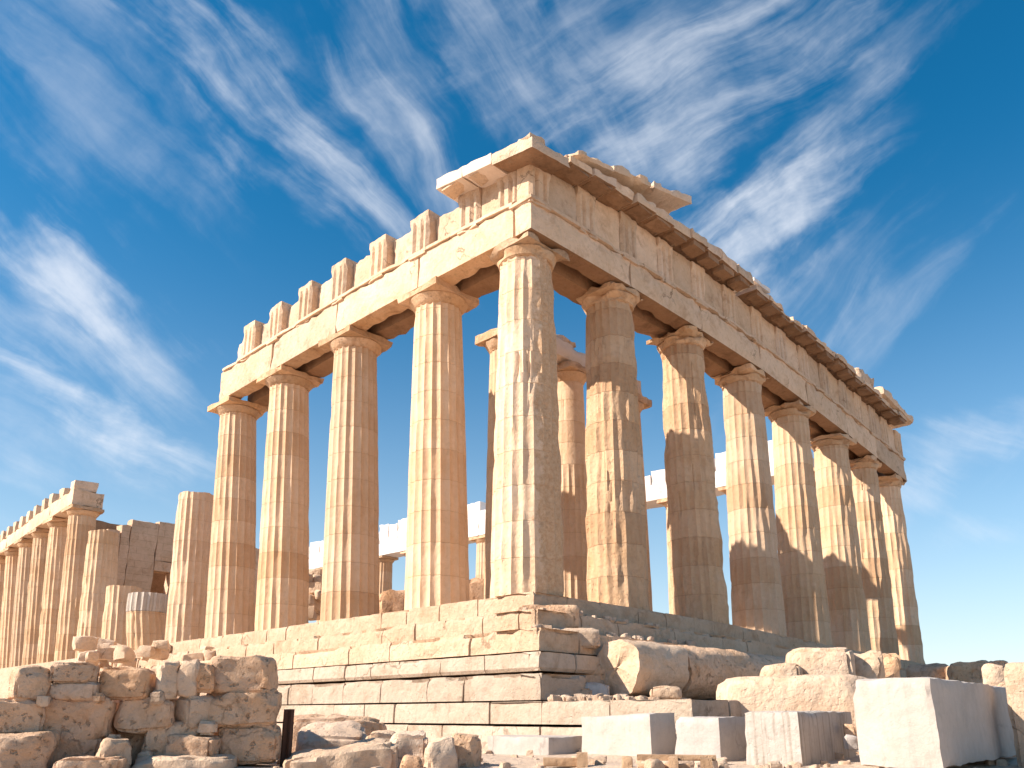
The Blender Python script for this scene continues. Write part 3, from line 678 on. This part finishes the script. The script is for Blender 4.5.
# ------------------------------------------------------------------ loose stones, blocks and boulders
VF = np.array([math.cos(YAW), math.sin(YAW), 0.]); VR = np.array([math.sin(YAW), -math.cos(YAW), 0.])
def stone_at(name, box, dist, label, cat, mat, depth=None, rnd=.35, lump=.15, rot=0, tilt=0, seg=None, chip=.05, rough=.02, group=None, seed=None, slant=0, zdown=0, lumps=1.3):
    """stone whose silhouette fills a pixel box at a real distance; its own depth and turn"""
    x0, y0, x1, y1 = box; cxp = (x0+x1)/2
    if name == 'stone_block': x0 -= 1.5; x1 += 1.5; y0 -= .8; y1 += 1.5
    pB = at(cxp, y1, dist); pT = at(cxp, y0, dist); w = np.linalg.norm(at(x1, y1, dist)-at(x0, y1, dist)); h = pT[2]-pB[2]+zdown
    dp = depth or w*.75; fwd = at(cxp, 700, 1.)-CAM; fwd[2] = 0; fwd /= np.linalg.norm(fwd); rt = np.array([fwd[1], -fwd[0], 0])
    a = R(rot); e1 = rt*math.cos(a)+fwd*math.sin(a); e2 = -rt*math.sin(a)+fwd*math.cos(a)
    s = abs(math.cos(a))+abs(math.sin(a))*dp/w; ww = w/max(s, .6) if rot else w
    base = np.array([pB[0], pB[1], pB[2]-zdown])+fwd*dp*.5
    c = [base+e1*u*ww/2+e2*v*dp/2+np.array([0, 0, z*h+tilt*u*h*.5*z-slant*(v)*h*z*.5]) for u in (-1, 1) for v in (-1, 1) for z in (0, 1)]
    seg = seg or max(.035, min(w, h)/11); rnd = rnd*.75 if rnd > .3 else rnd
    o = block(name, c, M[mat], seg=seg, chip=chip, rough=rough, rnd=rnd*(.55 if name == 'stone_block' else .7 if rnd < .4 else 1.05), cuts=0 if rnd < .12 else 7 if name == 'stone_block' else 8 if rnd < .4 else 5, lump=lump*.75*min(w, h), lumps=lumps/max(.3, min(w, h)), seed=seed if seed is not None else x0*.37+y0*.11)
    return tag(o, label, cat, group)
G1 = 'stones of the dry stacked wall'
st = lambda box, lab, mat='rock', d=11.2, **k: (k.setdefault('rot', -10+(box[0]*7+box[1]*3) % 17-8), k.setdefault('chip', .04))[0] is None or stone_at('stone_block', box, d, lab, 'stone block', mat, group=G1, **k)
st((5, 670, 46, 701), 'small squarish brown block starting the top layer at the left end of the stacked wall', rnd=.25, rot=20)
st((48, 663, 97, 684), 'flat topped slab lying over a thin slab on the stacked wall, dark gap beneath', rnd=.45)
st((46, 682, 104, 700), 'thin long slab under the flat topped slab of the stacked wall', rnd=.2)
st((98, 667, 157, 699), 'rounded reddish boulder on the top layer of the stacked wall, beside the thin slab', 'rock_red', rnd=.7)
st((153, 662, 178, 697), 'narrow upright pale block on the stacked wall beside the rounded reddish boulder', 'rock_pale', rnd=.3, rot=25)
st((174, 660, 198, 696), 'pale upright chunk with lit side between narrow block and dark broken lump', 'rock_pale', rnd=.4, rot=-15)
st((188, 662, 216, 692), 'dark reddish broken lump just left of the big round-topped boulder', 'rock_red', rnd=.6)
st((207, 656, 279, 692), 'big round-topped brown boulder crowning the right end of the stacked wall', 'rock', rnd=.55, lump=.08)
st((-16, 700, 43, 736), 'long brown block in the middle layer, cut by the left edge of the picture', rnd=.35)
st((39, 699, 117, 741), 'large angular orange stained block with a slanting right corner, middle layer', 'rock_red', rnd=.4, tilt=-.1)
st((115, 698, 178, 729), 'smooth oblong brown block in the middle layer beneath the rounded reddish boulder', 'rock', rnd=.5)
st((174, 696, 210, 729), 'pale rough lit chunk wedged in the middle layer beside the large flat-faced block', 'rock_pale', rnd=.5, rot=30)
st((204, 690, 280, 726), 'large flat-faced brown block directly beneath the big round-topped boulder', 'rock', rnd=.2)
st((-20, 735, 54, 775), 'big tan block at the bottom left corner of the stacked wall', rnd=.35, d=10.9)
st((46, 736, 100, 765), 'low brown block behind a small cubic stone, bottom layer', rnd=.3)
st((94, 740, 131, 768), 'small cubic pale stone leaning in front of the bottom layer', 'rock_pale', rnd=.4, rot=15, d=10.7)
st((96, 728, 152, 765), 'shadowed brown block filling the wall behind the small cubic stone', 'rock', rnd=.3, d=11.6)
st((142, 721, 205, 762), 'slanting brown slab with a peaked top near the middle of the wall', 'rock', rnd=.45, tilt=.35)
st((163, 736, 220, 762), 'flat wedge shaped slab lying under the peaked slab', 'rock', rnd=.35, tilt=-.2, d=11)
st((217, 726, 283, 762), 'broad tan block at the foot of the wall beside the iron post', 'rock', rnd=.3, tilt=-.06)
st((128, 758, 240, 785), 'long pale slab along the bottom edge under the stacked wall', 'rock_pale', rnd=.35, d=10.6)
st((50, 758, 130, 785), 'dark low slab at the bottom edge in front of the stacked wall', 'rock', rnd=.4, d=10.5)
for bx_, lb, mt in (((150, 690, 164, 702), 'little stone packed under the narrow upright pale block', 'rock_pale'), ((92, 694, 104, 703), 'little stone packed at the right end of the thin long slab', 'rock'), ((36, 696, 50, 705), 'little stone packed under the small squarish block', 'rock_pale'),
                    ((106, 736, 122, 746), 'little stone packed above the small cubic pale stone', 'rock'), ((198, 722, 216, 734), 'little stone packed between the flat-faced block and the broad tan block', 'rock_pale'), ((40, 733, 58, 744), 'little stone packed under the orange stained block at left', 'rock'), ((136, 752, 150, 764), 'little stone packed beside the small cubic pale stone, right side', 'rock_pale')):
    stone_at('stone_block', bx_, 11.1, lb, 'stone block', mt, group=G1, rnd=.35, rot=-20)
# backing of the stack
for i, (bx_, mt) in enumerate((((-10, 690, 120, 775), 'rock'), ((110, 690, 276, 775), 'rock'))):
    stone_at('rubble_core', bx_, 12.0, ('earthy rubble core behind the left half of the stacked wall', 'earthy rubble core behind the right half of the stacked wall')[i], 'rubble', mt, rnd=.1, lump=.05, depth=1.2, seg=.15)

G2 = 'loose stones before the steps'
ls = lambda box, lab, mat='rock_pale', d=12.5, **k: stone_at('boulder', box, d, lab, 'boulder', mat, group=G2, **k)
ls((292, 727, 371, 760), 'flat oval slab with a pale dished top beside the iron post', 'rock_pale', d=12.6, rnd=.75, zdown=.1, slant=-.5)
ls((284, 717, 387, 742), 'pinkish wedge shaped slab behind the flat oval slab', 'rock', d=14, rnd=.4, zdown=.4, tilt=-.1)
ls((364, 732, 400, 758), 'small pale rounded stone right of the flat oval slab', 'rock_pale', d=12.2, rnd=.6, zdown=.2)
ls((388, 733, 428, 772), 'tan upright block in the bottom row, left of two leaning stones', 'rock_pale', d=11.4, rnd=.3, zdown=.3)
ls((420, 739, 456, 772), 'pointed pale stone leaning between tan upright block and shadowed block', 'rock_pale', d=11.2, rnd=.5, tilt=.2, rot=20, zdown=.3)
ls((446, 735, 482, 772), 'shadowed brown block ending the bottom row of loose stones', 'rock', d=11.5, rnd=.25, zdown=.3, rot=-20)
ls((282, 748, 398, 780), 'broad pale slab sloping along the bottom edge before the oval slab', 'rock_pale', d=10.6, rnd=.35, tilt=.3, zdown=.2)
ls((402, 756, 423, 772), 'small orange stone at the bottom edge', 'rock_red', d=10.4, rnd=.7, zdown=.2)

# drums and boulders along the front
def drum(pa, pb, r, label, mat, seed, name='column_drum'):
    a = np.array(pa); b = np.array(pb); L_ = np.linalg.norm(b-a); ax = (b-a)/L_; e1 = np.array([0, 0, 1.]); e2 = np.cross(ax, e1)
    V, F = [], []; n_ = 40; m = max(6, int(L_/.15)); rings = [(0, .0), (0, .55), (0, .9)]+[(i/m, 1.) for i in range(m+1)]+[(1, .9), (1, .55), (1, 0)]
    for (u, s) in rings:
        for k in range(n_):
            th = 2*math.pi*k/n_; q = Vector((math.cos(th)*1.2+seed*5, math.sin(th)*1.2, u*L_)); e = fbm(q, 1.1, 4)
            rr = r*s*(1+.10*e) - (.07*max(0, noise.noise(q*3)) if s == 1 else 0); uu = u*L_+ (.05*e if s < 1 or u in (0, 1) else 0)
            V.append(a+ax*uu+(e1*math.sin(th)+e2*math.cos(th))*rr)
    for i in range(len(rings)-1):
        for k in range(n_): F.append([i*n_+k, i*n_+(k+1) % n_, (i+1)*n_+(k+1) % n_, (i+1)*n_+k])
    o = mk(name, V, F, M[mat], None, tuple((a+b)/2-np.array([0, 0, r])), sharp=45)
    return tag(o, label, 'column drum', 'fallen drums before the front steps')
pz = at(630, 698, 18.4)[2]; ztop = at(630, 641, 18.4)[2]; rr = (ztop-pz)/2
ca = at(617, 670, 17.6); cb = at(668, 672, 19.0); cc = at(735, 675, 21.6); ce = at(790, 676, 24.2)
ca[2] = cb[2] = cc[2] = ce[2] = pz+rr
drum(ca, cb, rr, 'thick fallen drum with a bright lit end face, first below the front steps', 'rock_pale', 1)
drum(cb+(cc-cb)*.02, cc, rr*.98, 'fallen brown drum lying second in line below the front steps', 'rock', 2)
drum(cc+(ce-cc)*.03, ce, rr*.92, 'fallen rounded drum lying third in line, behind the pale boulder', 'rock', 3)
bs = lambda box, lab, mat='rock_pale', d=16, **k: stone_at('boulder', box, d, lab, 'boulder', mat, group='boulders before the front steps', **k)
bs((714, 674, 892, 746), 'very large pale yellowish boulder with a rounded top behind the white blocks', 'rock_pale', d=15, rnd=.45, lump=.05, depth=1.6, zdown=.3)
bs((788, 646, 856, 684), 'pale rounded boulder sitting above the very large pale boulder', 'rock_pale', d=17.5, rnd=.6, lump=.12)
bs((762, 663, 803, 688), 'small pale boulder left of the rounded boulder', 'rock_pale', d=17.2, rnd=.65)
bs((838, 650, 884, 684), 'rough pale chunk with orange patch right of the rounded boulder', 'rock_pale', d=18, rnd=.5, lump=.2)
bs((868, 654, 902, 682), 'small pinkish broken stone below the last front columns', 'rock', d=19, rnd=.5, lump=.2)
bs((556, 664, 622, 700), 'rough brown rubble lump below the broken corner of the steps', 'rock', d=17.8, rnd=.45, lump=.2)
bs((585, 682, 610, 700), 'small white chip of stone on the ledge left of the bright drum', 'white', d=17.2, rnd=.5, lump=.15)
bs((650, 686, 682, 700), 'small pale stone on the ledge under the thick drum', 'rock_pale', d=17, rnd=.6, lump=.1)
bs((568, 688, 592, 700), 'small tan stone on the ledge beside the rough brown lump', 'rock', d=17.1, rnd=.6, lump=.1)
# broken corner of the steps
bs((510, 604, 580, 630), 'rough broken stone at the worn corner of the second step', 'rock', d=18.35, rnd=.2, lump=.12, depth=.8)
bs((528, 627, 600, 648), 'tan broken step block at the worn corner below the rough stone', 'step', d=17.6, rnd=.12, lump=.06, depth=.8)

# white marble blocks
GW = 'squared marble blocks along the bottom edge'
def wblock(name, pxl, pxc, pxr, yt, yb, dist, label, mat, zdown=.3, chip=.04, rough=.016, dep=None, slx=0., ang=0., tip=0., facets=()):
    """squared block standing in line with the temple: near vertical edge at pxc, left face to pxl, right face to pxr"""
    p = at(pxc, yb, dist); zt = at(pxc, yt, dist)[2]; a = R(ang)
    ex = np.array([math.cos(a), math.sin(a), 0]); ey = np.array([-math.sin(a), math.cos(a), 0])
    def ln(px, e):                                   # length along e from p until it is seen at px
        d = ray(px, 700)[:2]; A = np.array([[e[0], -d[0]], [e[1], -d[1]]]); s = np.linalg.solve(A, CAM[:2]-p[:2]); return s[0]
    Ly = ln(pxl, ey); Lx = ln(pxr, ex)
    zb = p[2]-zdown
    c = [p*np.array([1, 1, 0])+ex*u*Lx+ey*v*Ly+np.array([0, 0, z])+(ex*slx*u*(1 if z > zb else 0))+np.array([0, 0, tip*(v if z > zb else 0)]) for u in (0, 1) for v in (0, 1) for z in (zb, zt)]
    cn = np.array(c); ctr = cn.mean(0); pl = []
    for (fu, fv, fz_, fo) in facets:
        nn = ex*fu+ey*fv+np.array([0, 0, fz_]); nn = nn/np.linalg.norm(nn); pl.append((nn, ((cn-ctr) @ nn).max()-fo))
    o = block(name, c, M[mat], planes=pl, seg=.075, chip=chip, rough=rough, seed=pxl*.3, maxn=24)
    return tag(o, label, 'marble block', GW)
wblock('marble_block', 487, 549, 587, 737, 770, 13.5, 'low white marble block, first of the row from the loose stones', 'white')
wblock('marble_block', 581, 652, 676, 713, 765, 12.8, 'tall white marble block tilted slightly, second in the row', 'white', ang=-4, tip=-.06, facets=((1, -1, .1, .05),))
wblock('marble_block', 672, 722, 746, 717, 768, 12.3, 'white marble block between the tilted one and the tooled one', 'white', facets=((-1, 1, .4, .06),))
wblock('marble_block', 741, 803, 850, 711, 770, 11.6, 'grey marble block with vertical tool marks on its faces', 'tooled', ang=4, zdown=.06, facets=((1, .3, .6, .06),))
E_ = wblock('marble_block', 848, 944, 1011, 676, 768, 10.2, 'huge white marble block, by far the largest of the row', 'white', ang=3, chip=.03, zdown=.02, facets=((-1, .42, -.12, .16), (-.3, 1, .3, .12)))
stone_at('boulder', (1016, 662, 1060, 758), 13, 'sandy upright block cut by the right edge of the picture', 'boulder', 'rock_pale', rnd=.2, lump=.04, zdown=.3, depth=.4)
for k, (bx_, lb, mt) in enumerate((((984, 682, 1012, 700), 'small tan stone on the pile right of the huge white block', 'rock_pale'), ((990, 697, 1014, 716), 'brown stone in the middle of the pile by the right edge', 'rock'), ((986, 714, 1012, 738), 'pale stone low in the pile by the right edge', 'rock_pale'), ((1000, 733, 1022, 754), 'lowest stone of the pile by the right edge', 'rock'), ((984, 664, 1010, 684), 'flat stone topping the pile by the right edge', 'rock_pale'))):
    stone_at('boulder', bx_, 15, lb, 'boulder', mt, rnd=.45, lump=.15, zdown=.1, group='stone pile by the right edge')
for bx_, lb, mt, d in (((846, 736, 862, 752), 'small white stone in the gap between tooled block and huge block', 'white', 12.5), ((844, 724, 858, 738), 'small brown stone in the gap between tooled block and huge block', 'rock', 12.9)):
    stone_at('boulder', bx_, d, lb, 'boulder', mt, rnd=.5, lump=.15)
for k, (bx_, d, lb) in enumerate((((905, 664, 950, 674), 34, 'dark low rock on the skyline below the last column'), ((945, 662, 992, 674), 33, 'long low rock ridge on the skyline right of the last column'), ((988, 660, 1012, 672), 30, 'dark squared rock on the skyline above the stone pile'))):
    stone_at('boulder', bx_, d, lb, 'boulder', 'rock', rnd=.4, lump=.15, zdown=1.2, group='rocks on the right skyline')

# iron post
p = at(285, 768, 11.4); zt = at(285, 709, 11.4)[2]
POST = thing('iron_post', 'dark rusty iron post standing right of the stacked wall', 'post', (p[0], p[1], p[2]-.4))
block('upright', box8(p[0]-.075, p[0]+.075, p[1]-.02, p[1]+.02, p[2]-.4, zt), M['iron'], POST, chip=.005, rough=.004, seg=.1, seed=1)
block('flange', box8(p[0]-.02, p[0]+.02, p[1]-.09, p[1]-.023, p[2]-.4, zt-.01), M['iron'], POST, chip=.005, rough=.004, seg=.1, seed=2)

# timbers
GT = 'rough timbers under the marble blocks'
for k, (x0, y0, x1, y1, d, dp, tl, lb) in enumerate(((543, 758, 586, 766, 10.4, .14, -.1, 'short timber lying first from the left under the low white block'), (577, 753, 588, 774, 10.3, .3, 0, 'squared timber end between low white block and tall white block'), (622, 757, 633, 774, 10, .3, 0, 'squared timber end under the middle of the tall white block'), (637, 755, 716, 760, 10.1, .16, -.25, 'long flat plank lying across the timber ends'), (637, 764, 690, 769, 9.9, .14, 0, 'lower plank at the bottom edge below the long flat plank'), (669, 757, 679, 774, 9.8, .3, 0, 'squared timber end crossing the two planks'), (701, 759, 713, 774, 9.8, .3, 0, 'last squared timber end beneath the third white block'))):
    stone_at('timber', (x0, y0, x1, y1), d, lb, 'timber', 'timber', rnd=0, lump=0, chip=.012, rough=.006, depth=dp, seg=.04, group=GT, zdown=.01 if x1-x0 > 30 else .03, tilt=tl*.1)

# loose rubble that nobody would count
def rubble(name, spots, mat, sizes, seed, label):
    rnd_ = random.Random(seed); parts = []
    for (x, y, z) in spots:
        s = rnd_.uniform(*sizes); a = rnd_.uniform(0, 3.14); ca_, sa_ = math.cos(a), math.sin(a)
        c = [np.array([x, y, z])+np.array([(u*ca_-v*sa_*.7)*s, (u*sa_+v*ca_*.7)*s, w*s*rnd_.uniform(.5, .8)]) for u in (-.5, .5) for v in (-.5, .5) for w in (-.2, .8)]
        parts.append(block_mesh(c, seg=s/3, chip=0, rough=0, rnd=.15, cuts=7, lump=s*.15, lumps=1.6/s, seed=rnd_.uniform(0, 99)))
    V, F = join(parts); return tag(mk(name, V, F, M[mat], sharp=50), label, None, None, 'stuff')
rg = random.Random(4)
sp = []
for i in range(1100):
    x = rg.uniform(-9.5, 3); y = rg.uniform(-9.5, 12)
    if x > -2.3 and y > -OFE-.3: continue
    sp.append((x, y, gz(x, y)-.02))
rubble('rubble', sp, 'rock_pale', (.04, .22), 1, 'scattered small rubble on the ground before the steps')
sp = []
for i in range(150):
    px = rg.uniform(80, 225); dist = rg.uniform(30, 44); zt_ = at(px, rg.uniform(648, 690), dist)
    sp.append(tuple(zt_))
rubble('rubble', sp, 'rock_pale', (.25, .8), 2, 'pale broken rubble heaped around the column stumps')
sp = []
for i in range(60):
    px = rg.uniform(306, 324); dist = rg.uniform(38, 44); zt_ = at(px, rg.uniform(580, 618), dist); sp.append(tuple(zt_))
rubble('rubble', sp, 'rock_pale', (.5, 1.0), 3, 'pile of pale rubble between the third and fourth long side columns')
sp = []
for i in range(150):                        # broken bits on the ledge and steps by the corner
    q = rg.random()
    if q < .55: x, y, z = rg.uniform(-1.9, 1.5), rg.uniform(-2.6, -1.75)-.6*rg.random(), -2.55
    elif q < .8: x, y, z = rg.uniform(-1.2, 6), rg.uniform(-1.3, -.72), -1.06+baseE(3)
    else: x, y, z = rg.uniform(-.6, 5), rg.uniform(-.64, -.08), -.55
    sp.append((x, y, z))
rubble('rubble', sp, 'step', (.06, .26), 5, 'broken bits of step stone lying on the ledges at the near corner')
for o in bpy.data.objects:
    if '_w' in o: del o['_w']
